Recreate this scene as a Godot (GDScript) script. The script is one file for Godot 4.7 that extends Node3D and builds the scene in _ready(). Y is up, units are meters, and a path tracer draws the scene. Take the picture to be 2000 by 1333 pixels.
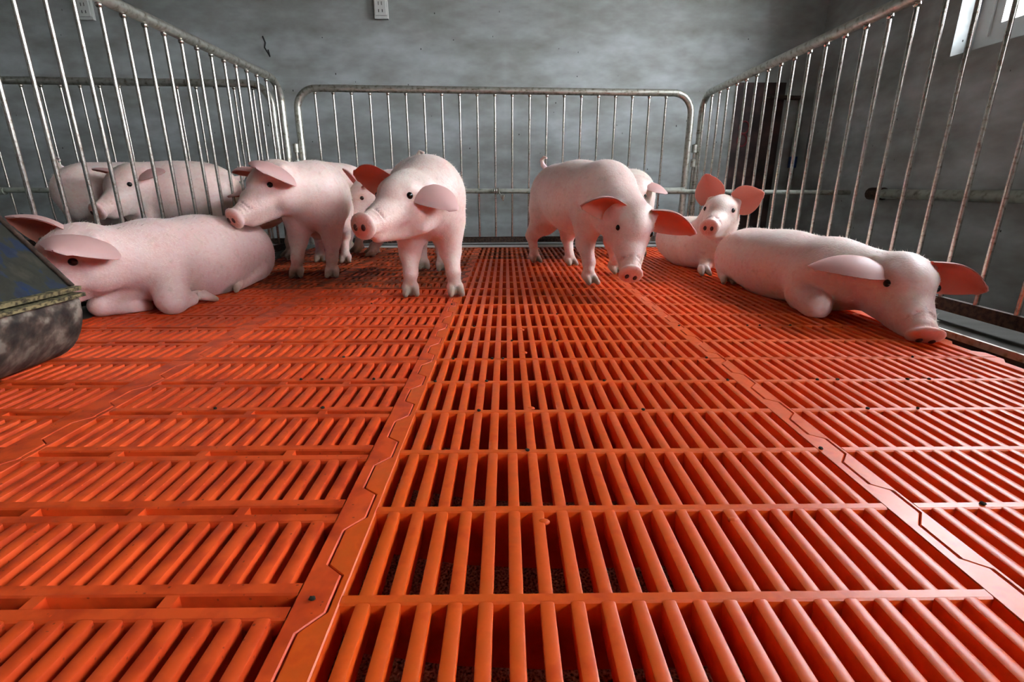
extends Node3D
# All lengths below are in units of the camera height above the slatted floor; U turns them into metres.
const U := 0.28
const FOCAL := 977.0          # pixels, for a 2000 x 1333 frame
const PITCH := 0.297923       # camera looks down by this angle
const YAW := 0.012719         # and a little to the right
const ROW := 0.3714           # spacing of the cross ribs of the floor
const ROW0 := 1.027           # distance of rib 0

var M := {}
var rng := RandomNumberGenerator.new()
var taken := {}

# ------------------------------------------------------------------ mesh collector
class MB:
	var v := PackedVector3Array()
	var n := PackedVector3Array()
	var c := PackedColorArray()
	var i := PackedInt32Array()
	var colored := false
	func vert(p: Vector3, nn: Vector3, col := Color.WHITE) -> int:
		v.append(p * U); n.append(nn); c.append(col)
		return v.size() - 1
	func tri(a: int, b: int, d: int) -> void:
		var g := (v[d] - v[a]).cross(v[b] - v[a])      # clockwise front
		if g.dot(n[a] + n[b] + n[d]) >= 0.0:
			i.append(a); i.append(b); i.append(d)
		else:
			i.append(a); i.append(d); i.append(b)
	func quad(a: int, b: int, d: int, e: int) -> void:
		tri(a, b, d); tri(a, d, e)
	func face(p: Array, nn: Vector3, col := Color.WHITE) -> void:
		var k := []
		for q in p: k.append(vert(q, nn, col))
		for j in range(1, k.size() - 1): tri(k[0], k[j], k[j + 1])
	func poly(p: Array, want: Vector3) -> void:   # flat convex face whose normal points towards want
		var nn: Vector3 = (p[1] - p[0]).cross(p[2] - p[0]).normalized()
		if nn.dot(want) < 0.0: nn = -nn
		face(p, nn)
	func box(a: Vector3, b: Vector3) -> void:
		var lo := Vector3(minf(a.x, b.x), minf(a.y, b.y), minf(a.z, b.z))
		var hi := Vector3(maxf(a.x, b.x), maxf(a.y, b.y), maxf(a.z, b.z))
		hexa([Vector3(lo.x, lo.y, lo.z), Vector3(hi.x, lo.y, lo.z), Vector3(hi.x, lo.y, hi.z), Vector3(lo.x, lo.y, hi.z),
			Vector3(lo.x, hi.y, lo.z), Vector3(hi.x, hi.y, lo.z), Vector3(hi.x, hi.y, hi.z), Vector3(lo.x, hi.y, hi.z)])
	func hexa(p: Array) -> void:                  # eight corners: bottom ring, top ring
		var m := Vector3.ZERO
		for q in p: m += q / 8.0
		for f in [[0, 1, 2, 3], [4, 5, 6, 7], [0, 1, 5, 4], [1, 2, 6, 5], [2, 3, 7, 6], [3, 0, 4, 7]]:
			var fc: Vector3 = (p[f[0]] + p[f[1]] + p[f[2]] + p[f[3]]) / 4.0
			poly([p[f[0]], p[f[1]], p[f[2]], p[f[3]]], fc - m)
	func tube(pts: Array, rad, sides := 10, caps := true) -> void:
		var last := -1
		var ref := Vector3.ZERO
		for k in pts.size():
			var t: Vector3 = (pts[mini(k + 1, pts.size() - 1)] - pts[maxi(k - 1, 0)]).normalized()
			if k == 0:
				ref = t.cross(Vector3(0.31, 0.17, 0.93)).normalized()
			ref = (ref - t * ref.dot(t)).normalized()
			var bi := t.cross(ref)
			var r: float = rad[k] if rad is Array else rad
			var first := v.size()
			for s in sides:
				var a := TAU * s / sides
				var d := ref * cos(a) + bi * sin(a)
				vert(pts[k] + d * r, d)
			if last >= 0:
				for s in sides:
					var s2 := (s + 1) % sides
					quad(last + s, last + s2, first + s2, first + s)
			last = first
		if caps:
			for e in [0, pts.size() - 1]:
				var t2: Vector3 = (pts[0] - pts[1]) if e == 0 else (pts[-1] - pts[-2])
				t2 = t2.normalized()
				var ring := []
				var f0: int = v.size() - sides if e != 0 else v.size() - sides * pts.size()
				if e != 0: f0 -= sides       # the first cap added a ring of its own
				for s in sides: ring.append(v[f0 + s] / U)
				face(ring, t2)
	func ball(p: Vector3, r: Vector3, seg := 10, rings := 7) -> void:
		var first := v.size()
		for a in rings + 1:
			for b in seg:
				var th := PI * a / rings
				var ph := TAU * b / seg
				var d := Vector3(sin(th) * cos(ph), cos(th), sin(th) * sin(ph))
				vert(p + d * r, (d / r).normalized())
		for a in rings:
			for b in seg:
				var b2 := (b + 1) % seg
				quad(first + a * seg + b, first + a * seg + b2, first + (a + 1) * seg + b2, first + (a + 1) * seg + b)
	func prism_z(prof: Array, za: float, zb: float, smooth := false, closed := true, ends := true, limit := 0.55) -> void:   # prof: Vector2(x, y) counter-clockwise or clockwise
		var m := Vector2.ZERO
		for q in prof: m += q / prof.size()
		var cnt: int = prof.size()
		var ns := []
		for k in cnt:
			var e: Vector2 = prof[(k + 1) % cnt] - prof[k]
			var nn := Vector2(e.y, -e.x).normalized()
			var mid: Vector2 = (prof[k] + prof[(k + 1) % cnt]) / 2.0
			if nn.dot(mid - m) < 0: nn = -nn
			ns.append(nn)
		for k in cnt if closed else cnt - 1:
			var a: Vector2 = prof[k]
			var b: Vector2 = prof[(k + 1) % cnt]
			var na: Vector2 = ns[k]
			var nb: Vector2 = ns[k]
			if smooth:
				var np: Vector2 = ns[(k + cnt - 1) % cnt]
				var nx: Vector2 = ns[(k + 1) % cnt]
				if np.dot(ns[k]) > limit: na = (np + ns[k]).normalized()
				if nx.dot(ns[k]) > limit: nb = (nx + ns[k]).normalized()
			var n3 := Vector3(na.x, na.y, 0)
			var m3 := Vector3(nb.x, nb.y, 0)
			quad(vert(Vector3(a.x, a.y, za), n3), vert(Vector3(b.x, b.y, za), m3), vert(Vector3(b.x, b.y, zb), m3), vert(Vector3(a.x, a.y, zb), n3))
		if ends:
			for z in [za, zb]:
				var p := []
				for q in prof: p.append(Vector3(q.x, q.y, z))
				face(p, Vector3(0, 0, -1 if z == minf(za, zb) else 1))
	func turn(from: int, b: Basis, o: Vector3) -> void:    # move what was added since vertex number from
		for k in range(from, v.size()):
			v[k] = (b * (v[k] / U) + o) * U
			n[k] = (b * n[k]).normalized()
	func mesh(mat: Material) -> ArrayMesh:
		var a := []
		a.resize(Mesh.ARRAY_MAX)
		a[Mesh.ARRAY_VERTEX] = v
		a[Mesh.ARRAY_NORMAL] = n
		if colored: a[Mesh.ARRAY_COLOR] = c
		a[Mesh.ARRAY_INDEX] = i
		var me := ArrayMesh.new()
		me.add_surface_from_arrays(Mesh.PRIMITIVE_TRIANGLES, a)
		me.surface_set_material(0, mat)
		return me

func numbered(called: String) -> String:
	if not taken.has(called):
		taken[called] = 0
		return called
	taken[called] += 1
	return "%s_%03d" % [called, taken[called]]

func put(called: String, me: Mesh, parent: Node = null, at := Vector3.ZERO) -> MeshInstance3D:
	var o := MeshInstance3D.new()
	o.mesh = me
	o.position = at * U
	if parent == null:
		o.name = numbered(called)
		add_child(o)
	else:
		o.name = called
		parent.add_child(o, true)
	return o

func thing(called: String, at := Vector3.ZERO) -> Node3D:
	var o := Node3D.new()
	o.name = numbered(called)
	add_child(o)
	o.position = at * U
	return o

func tag(o: Node, label: String, category: String, group := "") -> Node:
	o.set_meta("label", label)
	o.set_meta("category", category)
	if group: o.set_meta("group", group)
	return o

func structure(o: Node, label := "") -> Node:
	o.set_meta("kind", "structure")
	if label: o.set_meta("label", label)
	return o

# ------------------------------------------------------------------ camera geometry: a pixel of the 2000 x 1333 frame and a distance give a point
func pixel(x: float, y: float, dist: float) -> Vector3:
	var ct := cos(PITCH)
	var fwd := Vector3(sin(YAW) * ct, -sin(PITCH), -cos(YAW) * ct)
	var rt := Vector3(cos(YAW), 0, sin(YAW))
	var up := rt.cross(fwd)
	var d := rt * (x - 1000.0) - up * (y - 666.5) + fwd * FOCAL
	return Vector3(0, 1, 0) + d * (dist / -d.z)

# ------------------------------------------------------------------ materials
func noise_tex(freq: float, stops: Array, oct := 4, size := 512, seed_ := 1, kind := FastNoiseLite.TYPE_SIMPLEX_SMOOTH, as_normal := false, bump := 4.0) -> NoiseTexture2D:
	var f := FastNoiseLite.new()
	f.noise_type = kind
	f.seed = seed_
	f.frequency = freq
	f.fractal_octaves = oct
	var t := NoiseTexture2D.new()
	t.width = size; t.height = size
	t.seamless = true
	t.noise = f
	if as_normal:
		t.as_normal_map = true
		t.bump_strength = bump
	else:
		var g := Gradient.new()
		var off := PackedFloat32Array()
		var col := PackedColorArray()
		for s in stops:
			off.append(s[0]); col.append(s[1])
		g.offsets = off
		g.colors = col
		t.color_ramp = g
	return t

func material(called: String, col: Color, rough: float, metal := 0.0) -> StandardMaterial3D:
	var m := StandardMaterial3D.new()
	m.resource_name = called
	m.albedo_color = col
	m.roughness = rough
	m.metallic = metal
	M[called] = m
	return m

func tri_tex(m: StandardMaterial3D, tex: Texture2D, scale: float, world := true) -> void:
	m.albedo_texture = tex
	m.uv1_triplanar = true
	m.uv1_world_triplanar = world
	m.uv1_scale = Vector3.ONE * scale

func g(x: float) -> Color:
	return Color(x, x, x)

func materials() -> void:
	# plaster of the walls: grey trowelled cement with pale and dark clouds
	var im := Image.create(1024, 1024, false, Image.FORMAT_RGB8)
	var fa := FastNoiseLite.new(); fa.seed = 5; fa.frequency = 0.006; fa.fractal_octaves = 5
	var fb := FastNoiseLite.new(); fb.seed = 9; fb.frequency = 0.02; fb.fractal_octaves = 3
	for y in 1024:
		for x in 1024:
			var wx := absf(x / 512.0 - 1.0)          # mirrored halves make the picture tile
			var wy := absf(y / 512.0 - 1.0)
			var a := fa.get_noise_2d(wx * 512.0 * 0.8, wy * 512.0 * 1.9)
			var b := fb.get_noise_2d(wx * 512.0, wy * 512.0 * 2.2)
			var s := clampf(0.5 + a * 0.5 + b * 0.14, 0.0, 1.0)
			im.set_pixel(x, y, Color(0.48, 0.485, 0.46).lerp(Color(0.73, 0.76, 0.77), s))
	rng.seed = 77
	for k in 90:                                       # fly specks and pits
		var px := rng.randi_range(4, 1018)
		var py := rng.randi_range(4, 1018)
		var r := rng.randi_range(1, 2)
		im.fill_rect(Rect2i(px, py, r, r + rng.randi_range(0, 2)), Color(0.16, 0.16, 0.15))
	var plaster := material("plaster", Color(1, 1, 1), 0.85)
	tri_tex(plaster, ImageTexture.create_from_image(im), 0.42)
	var dark := material("dark_cement", Color(0.62, 0.62, 0.6), 0.9)
	tri_tex(dark, ImageTexture.create_from_image(im), 0.7)
	var kerb_m := material("kerb_cement", Color(0.40, 0.38, 0.34), 0.9)  # darker tint of the wall cement, used on two kerbs
	tri_tex(kerb_m, ImageTexture.create_from_image(im), 0.9)
	var ceil_m := material("ceiling_board", Color(0.72, 0.72, 0.70), 0.9)
	tri_tex(ceil_m, noise_tex(0.01, [[0.0, g(0.85)], [1.0, g(1.0)]], 4, 256, 3), 0.5)
	# orange plastic
	var scuff := noise_tex(0.02, [[0.0, Color(0.93, 0.80, 0.78)], [0.4, Color(1, 1, 1)], [0.62, Color(0.97, 0.97, 0.95)], [0.85, Color(0.96, 1.0, 1.0)]], 5, 512, 21)
	var orange := material("orange_plastic", Color(0.96, 0.385, 0.11), 0.40)
	tri_tex(orange, scuff, 3.0)
	orange.metallic_specular = 0.55
	orange.backlight_enabled = true             # the plastic lets some light through
	orange.backlight = Color(0.60, 0.28, 0.12)
	var red := material("worn_orange_plastic", Color(0.90, 0.325, 0.11), 0.5)
	var fl := FastNoiseLite.new(); fl.seed = 23; fl.frequency = 0.012; fl.fractal_octaves = 4
	var wim := Image.create(768, 768, false, Image.FORMAT_RGB8)
	for y in 768:
		for x in 768:
			var n := fl.get_noise_2d(absf(x - 384.0), absf(y - 384.0))
			wim.set_pixel(x, y, Color(0.84, 0.74, 0.70).lerp(Color(1, 1, 1), clampf(0.75 + n * 1.6, 0.0, 1.0)))
	rng.seed = 31
	for k in 700:                                      # dry flecks of feed and lime
		var w := rng.randi_range(1, 3)
		wim.fill_rect(Rect2i(rng.randi_range(0, 764), rng.randi_range(0, 764), w, rng.randi_range(1, 3)), Color(1, 1, 1) if rng.randf() < 0.3 else Color(0.62, 0.56, 0.5))
	var worn_tex := ImageTexture.create_from_image(wim)
	tri_tex(red, worn_tex, 2.2)
	var grime := material("grimy_orange_plastic", Color(0.90, 0.36, 0.13), 0.6)
	tri_tex(grime, noise_tex(0.012, [[0.25, Color(0.42, 0.45, 0.42)], [0.5, Color(0.72, 0.72, 0.68)], [0.75, Color(1, 1, 1)]], 5, 512, 24), 2.2)
	var pit := material("pit_litter", Color(0.92, 0.77, 0.69), 0.95)
	tri_tex(pit, noise_tex(0.11, [[0.2, Color(0.45, 0.4, 0.38)], [0.5, Color(0.9, 0.85, 0.8)], [0.8, Color(1, 1, 1)]], 3, 512, 31), 5.0)
	pit.heightmap_enabled = true
	pit.heightmap_texture = noise_tex(0.11, [[0.0, g(0)], [1.0, g(1)]], 3, 512, 31)
	pit.heightmap_scale = 0.5
	# galvanised steel, stained
	var steel := material("galvanised_steel", Color(0.80, 0.80, 0.77), 0.36, 0.85)
	tri_tex(steel, noise_tex(0.02, [[0.0, Color(0.45, 0.38, 0.3)], [0.2, Color(0.74, 0.71, 0.66)], [0.42, Color(0.92, 0.92, 0.9)], [1.0, Color(1, 1, 1)]], 5, 512, 41), 4.0)
	var bar := material("bar_steel", Color(0.80, 0.78, 0.75), 0.27, 0.9)
	tri_tex(bar, noise_tex(0.03, [[0.0, Color(0.5, 0.4, 0.33)], [0.2, Color(0.74, 0.69, 0.64)], [0.4, Color(0.92, 0.91, 0.9)], [1.0, Color(1, 1, 1)]], 5, 512, 43), 6.5)
	var rust := material("rusty_flat_bar", Color(0.36, 0.28, 0.23), 0.75, 0.2)
	tri_tex(rust, noise_tex(0.03, [[0.0, g(0.35)], [0.6, g(0.85)], [1.0, g(1.0)]], 5, 512, 45), 5.0)
	var pvc := material("pale_pipe", Color(0.62, 0.64, 0.60), 0.4)
	tri_tex(pvc, noise_tex(0.02, [[0.0, Color(0.4, 0.38, 0.33)], [0.4, Color(0.9, 0.9, 0.88)], [1.0, g(1.0)]], 4, 256, 47), 4.0)
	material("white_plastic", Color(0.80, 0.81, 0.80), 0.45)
	material("slot_black", Color(0.06, 0.06, 0.06), 0.6)
	material("window_frame", Color(0.70, 0.70, 0.69), 0.4)
	var glass := material("window_glass", Color(0.95, 1.0, 1.0, 0.08), 0.03)
	glass.transparency = BaseMaterial3D.TRANSPARENCY_ALPHA
	var door := material("rusty_door", Color(0.30, 0.20, 0.19), 0.7)
	tri_tex(door, noise_tex(0.015, [[0.2, g(0.55)], [0.8, g(1.0)]], 4, 256, 51), 2.0)
	material("faded_red_paint", Color(0.42, 0.12, 0.13), 0.7)
	material("blue_pipe_joint", Color(0.12, 0.25, 0.45), 0.5)
	# feeder
	var ft := material("feeder_paint", Color(1, 1, 1), 0.5, 0.2)
	tri_tex(ft, noise_tex(0.012, [[0.0, Color(0.05, 0.12, 0.26)], [0.30, Color(0.07, 0.18, 0.34)], [0.36, Color(0.22, 0.22, 0.18)], [0.6, Color(0.17, 0.17, 0.14)], [0.8, Color(0.30, 0.29, 0.24)], [1.0, Color(0.45, 0.43, 0.36)]], 5, 512, 61), 3.2)
	var fb2 := material("feeder_bowl", Color(1, 1, 1), 0.7, 0.1)
	tri_tex(fb2, noise_tex(0.014, [[0.15, Color(0.10, 0.09, 0.085)], [0.45, Color(0.24, 0.21, 0.18)], [0.62, Color(0.36, 0.32, 0.28)], [0.8, Color(0.55, 0.52, 0.47)]], 6, 512, 63), 3.6)
	fb2.heightmap_enabled = true
	fb2.heightmap_texture = noise_tex(0.04, [[0.0, g(0)], [1.0, g(1)]], 4, 256, 64)
	fb2.heightmap_scale = 0.25
	var crust := material("feed_crust", Color(0.52, 0.48, 0.34), 0.9)
	tri_tex(crust, noise_tex(0.06, [[0.2, g(0.35)], [0.6, g(1.0)]], 4, 256, 66), 6.0)
	# pigs
	var skin := material("pig_skin", Color(1, 1, 1), 0.52)
	skin.vertex_color_use_as_albedo = true
	tri_tex(skin, noise_tex(0.02, [[0.2, Color(0.97, 0.90, 0.89)], [0.5, Color(1, 1, 1)], [0.8, Color(0.99, 0.96, 0.95)]], 4, 512, 71), 4.0, false)
	skin.rim_enabled = true
	skin.rim = 0.35
	skin.rim_tint = 0.2
	skin.subsurf_scatter_enabled = true
	skin.subsurf_scatter_strength = 0.12
	skin.heightmap_enabled = true
	skin.heightmap_texture = noise_tex(0.08, [[0.0, g(0)], [1.0, g(1)]], 3, 512, 72)
	skin.heightmap_scale = 0.06
	var ear := material("pig_ear", Color(1, 1, 1), 0.5)
	ear.vertex_color_use_as_albedo = true
	ear.backlight_enabled = true
	ear.backlight = Color(0.75, 0.35, 0.25)
	material("pig_eye", Color(0.05, 0.035, 0.03), 0.08)
	material("nostril", Color(0.28, 0.10, 0.08), 0.6)
	var hair := material("bristle", Color(0.95, 0.91, 0.85), 0.5)
	hair.backlight_enabled = true
	hair.backlight = Color(0.6, 0.55, 0.5)
	material("dung", Color(0.16, 0.13, 0.09), 0.9)
	var water := material("water_drop", Color(1.0, 1.0, 1.0, 0.05), 0.02)
	water.refraction_enabled = true
	water.refraction_scale = 0.033

# ------------------------------------------------------------------ light and camera
func view_and_light() -> void:
	var cam := Camera3D.new()
	cam.name = "camera"
	cam.fov = rad_to_deg(2.0 * atan(666.5 / FOCAL))
	cam.near = 0.02
	cam.far = 100.0
	add_child(cam)
	cam.position = Vector3(0, U, 0)
	cam.rotation = Vector3(-PITCH, -YAW, 0)
	cam.current = true
	var sky := ProceduralSkyMaterial.new()             # an overcast day
	sky.sky_top_color = Color(0.90, 0.92, 0.95)
	sky.sky_horizon_color = Color(0.97, 0.98, 1.0)
	sky.ground_bottom_color = Color(0.42, 0.41, 0.38)
	sky.ground_horizon_color = Color(0.62, 0.62, 0.60)
	sky.energy_multiplier = 12.0
	var env := Environment.new()
	env.background_mode = Environment.BG_SKY
	env.sky = Sky.new()
	env.sky.sky_material = sky
	env.tonemap_mode = Environment.TONE_MAPPER_LINEAR
	env.tonemap_exposure = 5.5
	env.sdfgi_enabled = true
	env.ssao_enabled = true
	env.ssil_enabled = true
	var we := WorldEnvironment.new()
	we.name = "environment"
	we.environment = env
	add_child(we)

# ------------------------------------------------------------------ room
const XR := 6.4      # right wall
const XLW := -14.0   # left wall
const ZB := -11.3    # back wall
const ZF := 9.0      # wall behind the camera
const YF := -1.3     # floor of the building
const YC := 8.2      # ceiling
const SILL := 2.8
const HEAD := 6.4

func wall_with_windows(x0: float, x1: float, spans: Array) -> MB:
	var m := MB.new()
	m.box(Vector3(x0, YF, ZB), Vector3(x1, SILL, ZF))
	m.box(Vector3(x0, HEAD, ZB), Vector3(x1, YC, ZF))
	var z := ZB
	for s in spans:
		m.box(Vector3(x0, SILL, z), Vector3(x1, HEAD, s[0]))
		z = s[1]
	m.box(Vector3(x0, SILL, z), Vector3(x1, HEAD, ZF))
	return m

func window(number: int, x: float, za: float, zb: float) -> void:
	var root := Node3D.new()
	root.name = "window_%d" % number
	add_child(root)
	root.position = Vector3(x, SILL, (za + zb) / 2.0) * U
	structure(root, "grey framed sliding window set deep in the cement wall")
	var hz := (zb - za) / 2.0
	var hh := HEAD - SILL
	var f := MB.new()
	var t := 0.1
	var w := 0.2
	f.box(Vector3(-t, 0, -hz), Vector3(t, w, hz))
	f.box(Vector3(-t, hh - w, -hz), Vector3(t, hh, hz))
	f.box(Vector3(-t, w, -hz), Vector3(t, hh - w, -hz + w))
	f.box(Vector3(-t, w, hz - w), Vector3(t, hh - w, hz))
	put("window_frame", f.mesh(M.window_frame), root)
	for side in [-1, 1]:
		var s := MB.new()
		var a: float = -hz + w if side < 0 else -0.06
		var b: float = 0.06 if side < 0 else hz - w
		var xo: float = 0.04 * side
		var q := 0.14
		s.box(Vector3(xo - 0.035, w, a), Vector3(xo + 0.035, w + q, b))
		s.box(Vector3(xo - 0.035, hh - w - q, a), Vector3(xo + 0.035, hh - w, b))
		s.box(Vector3(xo - 0.035, w + q, a), Vector3(xo + 0.035, hh - w - q, a + q))
		s.box(Vector3(xo - 0.035, w + q, b - q), Vector3(xo + 0.035, hh - w - q, b))
		var sash := put("sash", s.mesh(M.window_frame), root)
		var p := MB.new()
		p.box(Vector3(xo - 0.008, w + q, a + q), Vector3(xo + 0.008, hh - w - q, b - q))
		put("pane", p.mesh(M.window_glass), sash)

func room() -> void:
	var m := MB.new()
	m.box(Vector3(XLW - 1, YF - 0.6, ZB - 1), Vector3(XR + 1, YF, ZF + 1))
	structure(put("floor_slab", m.mesh(M.dark_cement)), "dark cement ground of the building below the raised pens")
	m = MB.new()
	m.box(Vector3(XLW - 0.9, YF, ZB - 0.9), Vector3(XR + 0.9, YC, ZB))
	structure(put("wall_back", m.mesh(M.plaster)), "grey trowelled cement wall behind the steel gate")
	m = MB.new()
	m.box(Vector3(XLW - 0.9, YF, ZF), Vector3(XR + 0.9, YC, ZF + 0.9))
	structure(put("wall_front", m.mesh(M.plaster)), "grey cement wall at the other end of the room")
	m = MB.new()
	m.box(Vector3(XLW - 0.9, YC, ZB - 0.9), Vector3(XR + 0.9, YC + 0.5, ZF + 0.9))
	structure(put("ceiling", m.mesh(M.ceiling_board)), "pale ceiling board")
	var spans := [[-8.0, -4.6], [1.5, 4.9]]
	structure(put("wall_right", wall_with_windows(XR, XR + 0.75, spans).mesh(M.plaster)), "grey cement wall with windows beyond the bar fence")
	m = MB.new()
	m.box(Vector3(XLW - 0.75, YF, ZB), Vector3(XLW, YC, ZF))
	structure(put("wall_left", m.mesh(M.plaster)), "plain grey cement wall of the neighbouring pen")
	var k := 1
	for s in spans:
		window(k, XR + 0.4, s[0], s[1])
		k += 1
	# rusty door leaf at the end of the back wall and a riser pipe in the corner
	m = MB.new()
	m.box(Vector3(4.75, YF, ZB), Vector3(5.75, 3.05, ZB + 0.06))
	var d := Node3D.new()
	d.name = "door_1"
	add_child(d)
	structure(d, "dark reddish door leaf at the end of the back wall")
	put("leaf", m.mesh(M.rusty_door), d)
	m = MB.new()
	for r in [[4.98, 1.95], [4.99, 2.2]]:
		var ring := []
		for a in 17:
			ring.append(Vector3(r[0] + cos(TAU * a / 16.0) * 0.1, r[1] + sin(TAU * a / 16.0) * 0.12, ZB + 0.065))
		m.tube(ring, 0.018, 5, false)
	put("painted_mark", m.mesh(M.faded_red_paint), d)
	var rp := thing("riser_pipe", Vector3(6.08, 0.9, ZB + 0.14))
	tag(rp, "thin grey upright pipe with a blue joint in the dark wall corner", "pipe")
	m = MB.new()
	m.tube([Vector3(0, 0, 0), Vector3(0, 1.9, 0)], 0.06, 8)
	put("pipe_run", m.mesh(M.pale_pipe), rp)
	m = MB.new()
	m.tube([Vector3(0, 1.85, 0), Vector3(-0.8, 1.87, 0)], 0.045, 8)
	put("pipe_arm", m.mesh(M.rusty_flat_bar), rp)
	m = MB.new()
	m.tube([Vector3(0, 0.5, 0), Vector3(0, 0.72, 0)], 0.085, 10)
	put("joint", m.mesh(M.blue_pipe_joint), rp)
	# two socket strips on the back wall
	var strips := [[-2.41, 4.16, "pale socket strip on the back wall above the steel gate"], [-8.12, 4.12, "pale socket strip on the back wall behind the neighbouring pen's fence"]]
	for s in strips:
		var o := thing("socket_strip", Vector3(s[0], s[1], ZB))
		tag(o, s[2], "socket strip", "socket strips on the back wall")
		m = MB.new()
		m.box(Vector3(-0.13, 0, 0), Vector3(0.13, 1.9, 0.07))
		m.box(Vector3(-0.105, 0.05, 0.07), Vector3(0.105, 1.85, 0.1))
		put("housing", m.mesh(M.white_plastic), o)
		for j in 5:
			m = MB.new()
			var y := 0.22 + j * 0.34
			m.box(Vector3(-0.04, y, 0.1), Vector3(-0.028, y + 0.06, 0.103))
			m.box(Vector3(0.02, y, 0.1), Vector3(0.032, y + 0.06, 0.103))
			m.box(Vector3(-0.045, y - 0.12, 0.1), Vector3(-0.03, y - 0.07, 0.103))
			m.box(Vector3(0.025, y - 0.12, 0.1), Vector3(0.04, y - 0.07, 0.103))
			put("socket", m.mesh(M.slot_black), o)
	# bent nail with a bit of wire on the wall
	m = MB.new()
	var nail := pixel(522, 96, 11.28)
	m.tube([Vector3(-0.05, 0.22, 0.02), Vector3(0.0, 0.1, 0.05), Vector3(-0.03, 0.02, 0.04), Vector3(0.05, -0.14, 0.03), Vector3(0.03, -0.02, 0.04)], 0.014, 5)
	tag(put("hook", m.mesh(M.slot_black), null, nail), "small bent black wire hook on the bare back wall", "hook")

# ------------------------------------------------------------------ slatted floor
func dist_of(rib: float) -> float:
	return ROW0 + rib * ROW

func seam_points(n0: int, n1: int) -> Array:       # (distance, share of tab) along a panel's side
	var out := []
	for nn in range(n0, n1 + 1):
		var d := dist_of(nn)
		out.append([d - 0.10, 0.0]); out.append([d - 0.04, 1.0]); out.append([d + 0.084, 1.0]); out.append([d + 0.124, 0.0])
	var lo := dist_of(n0) + 0.004
	var hi := dist_of(n1) - 0.004
	var res := []
	for k in out.size():
		var p = out[k]
		if p[0] > lo and p[0] < hi: res.append(p)
	res.push_front([lo, 1.0])
	res.push_back([hi, 1.0])
	return res

func side_strip(m: MB, pts: Array, x_seam: float, tab: float, x_in: float, depth: float) -> void:
	var s := signf(x_in - x_seam)
	for k in pts.size() - 1:
		var a = pts[k]
		var b = pts[k + 1]
		var xa: float = x_seam + tab * a[1]
		var xb: float = x_seam + tab * b[1]
		var za: float = -a[0]
		var zb: float = -b[0]
		var e := 0.0035
		m.face([Vector3(xa + s * e, 0, za), Vector3(xb + s * e, 0, zb), Vector3(x_in - s * e, 0, zb), Vector3(x_in - s * e, 0, za)], Vector3.UP)
		m.poly([Vector3(xa + s * e, 0, za), Vector3(xb + s * e, 0, zb), Vector3(xb, -e, zb), Vector3(xa, -e, za)], Vector3(-s, 1, 0))
		m.poly([Vector3(xa, -e, za), Vector3(xb, -e, zb), Vector3(xb, -depth, zb), Vector3(xa, -depth, za)], Vector3(-s, 0, 0))
		m.poly([Vector3(x_in - s * e, 0, za), Vector3(x_in - s * e, 0, zb), Vector3(x_in, -e, zb), Vector3(x_in, -e, za)], Vector3(s, 1, 0))
		m.poly([Vector3(x_in, -e, za), Vector3(x_in, -e, zb), Vector3(x_in, -depth, zb), Vector3(x_in, -depth, za)], Vector3(s, 0, 0))

func cross_bar(m: MB, xa: float, xb: float, d: float, w: float, depth: float) -> void:   # bar along x, bevelled top
	var z := -d
	var e := 0.005
	m.face([Vector3(xa, 0, z - w / 2 + e), Vector3(xb, 0, z - w / 2 + e), Vector3(xb, 0, z + w / 2 - e), Vector3(xa, 0, z + w / 2 - e)], Vector3.UP)
	for s in [-1.0, 1.0]:
		var z0: float = z + s * (w / 2 - e)
		var z1: float = z + s * w / 2
		m.poly([Vector3(xa, 0, z0), Vector3(xb, 0, z0), Vector3(xb, -e, z1), Vector3(xa, -e, z1)], Vector3(0, 1, s))
		m.poly([Vector3(xa, -e, z1), Vector3(xb, -e, z1), Vector3(xb, -depth, z1), Vector3(xa, -depth, z1)], Vector3(0, 0, s))

func web(m: MB, xa: float, xb: float, d: float, t: float) -> void:    # deep rib under a cross bar, its lower edge an uneven arch
	var steps := 6
	for s in [-1.0, 1.0]:
		for k in steps:
			var u0 := float(k) / steps
			var u1 := float(k + 1) / steps
			var x0 := lerpf(xa, xb, u0)
			var x1 := lerpf(xa, xb, u1)
			var y0 := -0.16 - 0.075 * sin(PI * pow(u0, 0.75))
			var y1 := -0.16 - 0.075 * sin(PI * pow(u1, 0.75))
			m.poly([Vector3(x0, -0.05, -d + s * t / 2), Vector3(x1, -0.05, -d + s * t / 2), Vector3(x1, y1, -d + s * t / 2), Vector3(x0, y0, -d + s * t / 2)], Vector3(0, 0, s))
			m.poly([Vector3(x0, y0, -d - t / 2), Vector3(x1, y1, -d - t / 2), Vector3(x1, y1, -d + t / 2), Vector3(x0, y0, -d + t / 2)], Vector3.DOWN)

func slat_shape(m: MB, x: float, za: float, zb: float, hw: float) -> void:
	var e := 0.0045
	m.prism_z([Vector2(x - hw * 0.62, -0.09), Vector2(x - hw, -e * 1.6), Vector2(x - hw + e * 0.35, -e * 0.5), Vector2(x - hw + e * 1.3, -0.0005), Vector2(x, 0.0), Vector2(x + hw - e * 1.3, -0.0005), Vector2(x + hw - e * 0.35, -e * 0.5), Vector2(x + hw, -e * 1.6), Vector2(x + hw * 0.62, -0.09)], za, zb, true, true, false, 0.8)

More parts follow.
